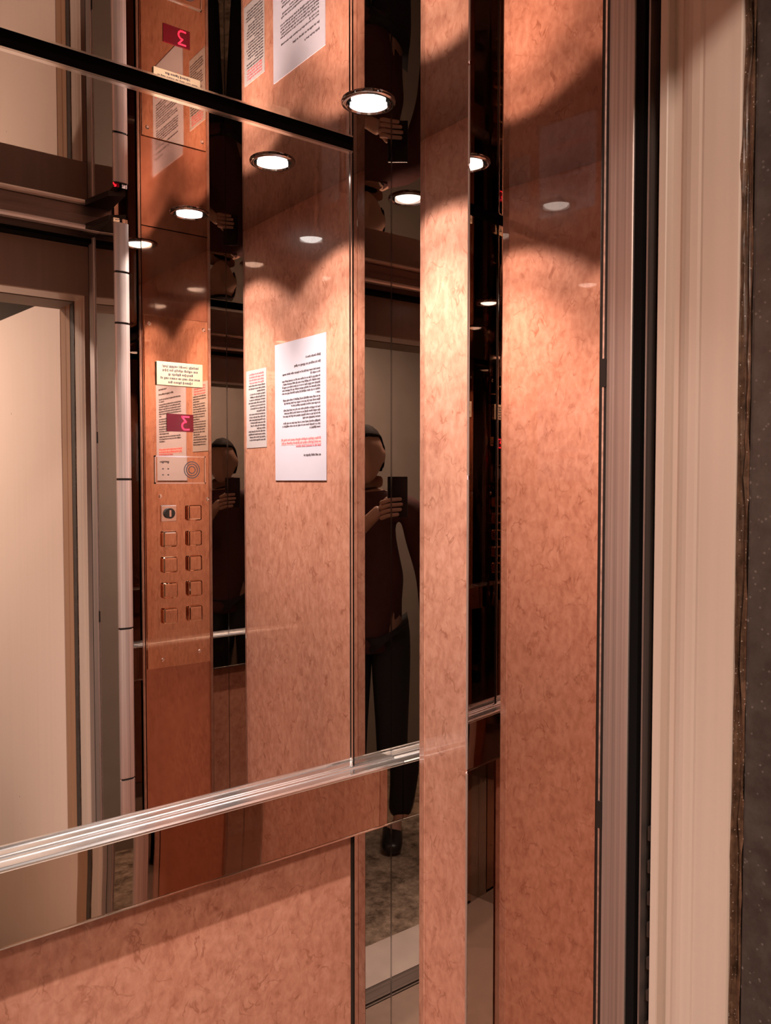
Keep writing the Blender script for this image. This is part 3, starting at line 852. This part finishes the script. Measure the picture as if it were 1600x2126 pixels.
def add_head_hands(bm, o0):
    # head: an egg with brow, nose, chin and ears, facing the phone
    hc = Q(hx, hf, 1.625)
    s0 = bmesh.ops.create_uvsphere(bm, u_segments=28, v_segments=20, radius=1.0)
    fdir = (FW - RT * 0.22).normalized(); rdir = Vector((fdir.y, -fdir.x, 0))
    for v in s0['verts']:
        x, y, z = v.co
        wz = 0.118
        wx = 0.074 * (1 - 0.22 * max(0, -z) ** 1.5); wy = 0.095 * (1 - 0.12 * max(0, -z))
        py = y * wy
        if y > 0:
            g = math.exp(-((x / 0.16) ** 2) - ((z + 0.16) / 0.17) ** 2)
            py += 0.026 * g                                                     # nose
            py -= 0.010 * math.exp(-((abs(x) - 0.40) / 0.18) ** 2 - ((z - 0.03) / 0.12) ** 2)   # eye sockets
            py += 0.006 * math.exp(-(x / 0.28) ** 2 - ((z + 0.50) / 0.07) ** 2)  # lips
            py += 0.010 * math.exp(-(x / 0.3) ** 2 - ((z + 0.86) / 0.14) ** 2)   # chin
        px = x * wx
        if abs(x) > 0.93 and abs(z) < 0.32:
            px *= 1.13                                                           # ears
        v.co = hc + rdir * px + fdir * py + Vector((0, 0, z * wz)) - o0
    fs = []
    # right hand: four fingers across the back of the phone, thumb along its right edge
    for k, (zz, ln) in enumerate(((-0.070, 0.052), (-0.089, 0.056), (-0.108, 0.052), (-0.126, 0.042))):
        z0 = ZC + zz
        fs.append([(0.040, -0.016, z0 - 0.012, 0.0095), (0.026, 0.003, z0 - 0.006, 0.009), (0.008, 0.0062, z0, 0.0085), (0.012 - ln, 0.0058, z0 + 0.004, 0.0072)])
    fs.append([(0.045, -0.020, ZC - 0.112, 0.011), (0.030, -0.024, ZC - 0.085, 0.0095), (0.012, -0.021, ZC - 0.060, 0.0082)])
    # left hand, relaxed
    for k, (df, ln) in enumerate(((0.027, 0.072), (0.010, 0.080), (-0.008, 0.074), (-0.025, 0.058))):
        fs.append([(-0.165, -0.362 + df, 0.80, 0.009), (-0.163, -0.355 + df, 0.80 - ln * 0.5, 0.0085), (-0.152, -0.350 + df, 0.80 - ln, 0.0072)])
    fs.append([(-0.163, -0.335, 0.845, 0.010), (-0.155, -0.312, 0.81, 0.009), (-0.150, -0.308, 0.785, 0.0078)])
    for a in fs:
        me2 = finger(a)
        me2.transform(Matrix.Translation(-o0))
        bm.from_mesh(me2)
skin_obj('body', V, EDG, 0, 'skin', person, add_head_hands)
CV = [(0.08, -0.42, 0.80, (0.165, 0.125)), (0.08, -0.42, 0.97, (0.150, 0.115)), (0.08, -0.43, 1.14, (0.145, 0.112)), (0.08, -0.43, 1.32, (0.155, 0.115)), (0.085, -0.43, 1.425, (0.115, 0.085)), (0.092, -0.425, 1.475, 0.062),
      (0.25, -0.42, 1.405, 0.072), (0.285, -0.33, 1.16, 0.058), (0.105, -0.085, 1.35, 0.038),
      (-0.09, -0.42, 1.405, 0.072), (-0.16, -0.44, 1.13, 0.058), (-0.165, -0.385, 0.90, 0.040)]
skin_obj('coat', CV, [(0, 1), (1, 2), (2, 3), (3, 4), (4, 5), (4, 6), (6, 7), (7, 8), (4, 9), (9, 10), (10, 11)], 1, 'coat', person)
TV = [(0.08, -0.42, 0.97, (0.135, 0.100)), (0.16, -0.42, 0.88, 0.098), (0.165, -0.41, 0.50, 0.075), (0.17, -0.44, 0.065, 0.060),
      (0.00, -0.42, 0.88, 0.098), (-0.005, -0.41, 0.50, 0.075), (-0.01, -0.44, 0.065, 0.060)]
skin_obj('trousers', TV, [(0, 1), (1, 2), (2, 3), (0, 4), (4, 5), (5, 6)], 0, 'trousers', person)
for sx in (0.17, -0.01):
    skin_obj('shoe', [(sx, -0.46, 0.052, (0.046, 0.050)), (sx + 0.002, -0.38, 0.045, (0.046, 0.043)), (sx + 0.005, -0.28, 0.034, (0.048, 0.032)), (sx + 0.007, -0.235, 0.028, (0.034, 0.024))], [(0, 1), (1, 2), (2, 3)], 0, 'shoe', person)
def hair_extra(bm, o0):
    bmesh.ops.delete(bm, geom=list(bm.verts), context='VERTS')
    hc = Q(hx, hf, 1.625)
    fdir = (FW - RT * 0.22).normalized(); rdir = Vector((fdir.y, -fdir.x, 0))
    s0 = bmesh.ops.create_uvsphere(bm, u_segments=32, v_segments=24, radius=1.0)
    kill = []
    for v in s0['verts']:
        x, y, z = v.co
        if (y > 0.35 and z < 0.52) or z < -0.55 or (y > 0.15 and z < 0.1 and abs(x) < 0.9):
            kill.append(v)
        k = 1.0 + 0.02 * math.sin(17 * x + 9 * z) * math.cos(13 * y)
        v.co = hc + rdir * (x * 0.083 * k) + fdir * (y * 0.104 * k - 0.004) + Vector((0, 0, z * 0.129 * k)) - o0
    bmesh.ops.delete(bm, geom=kill, context='VERTS')
    r = bmesh.ops.solidify(bm, geom=list(bm.faces), thickness=0.006)
skin_obj('hair', [(hx, hf, 1.6, 0.01), (hx, hf, 1.62, 0.01)], [(0, 1)], 0, 'hair', person, hair_extra)

# phone: its lens is where the photograph was taken from
t = thing('phone', 'black phone held up in the photographer\'s hand', 'phone', Q(-0.023, -0.008, ZC + PZ0))
def qbox(bm, r0, r1, f0, f1, z0, z1):
    vs = [bm.verts.new(Q(r, f, ZC + z)) for z in (z0, z1) for f in (f0, f1) for r in (r0, r1)]
    for fcs in ((0, 2, 3, 1), (4, 5, 7, 6), (0, 1, 5, 4), (2, 6, 7, 3), (0, 4, 6, 2), (1, 3, 7, 5)):
        bm.faces.new([vs[i] for i in fcs])
    return bm
obj('phone_body', qbox(B(), PX0, PX1, PF0, PF1, PZ0, PZ1), 'phone', t, 0.003)
obj('camera_bump', qbox(B(), -0.012, 0.010, PF1, PF1 + 0.0015, -0.036, 0.011), 'phone', t, 0.0006)
obj('screen', qbox(B(), PX0 + 0.003, PX1 - 0.003, PF0 - 0.0006, PF0, PZ0 + 0.003, PZ1 - 0.003), 'phone', t)

for o in bpy.data.objects:
    if '_w' in o:
        del o['_w']
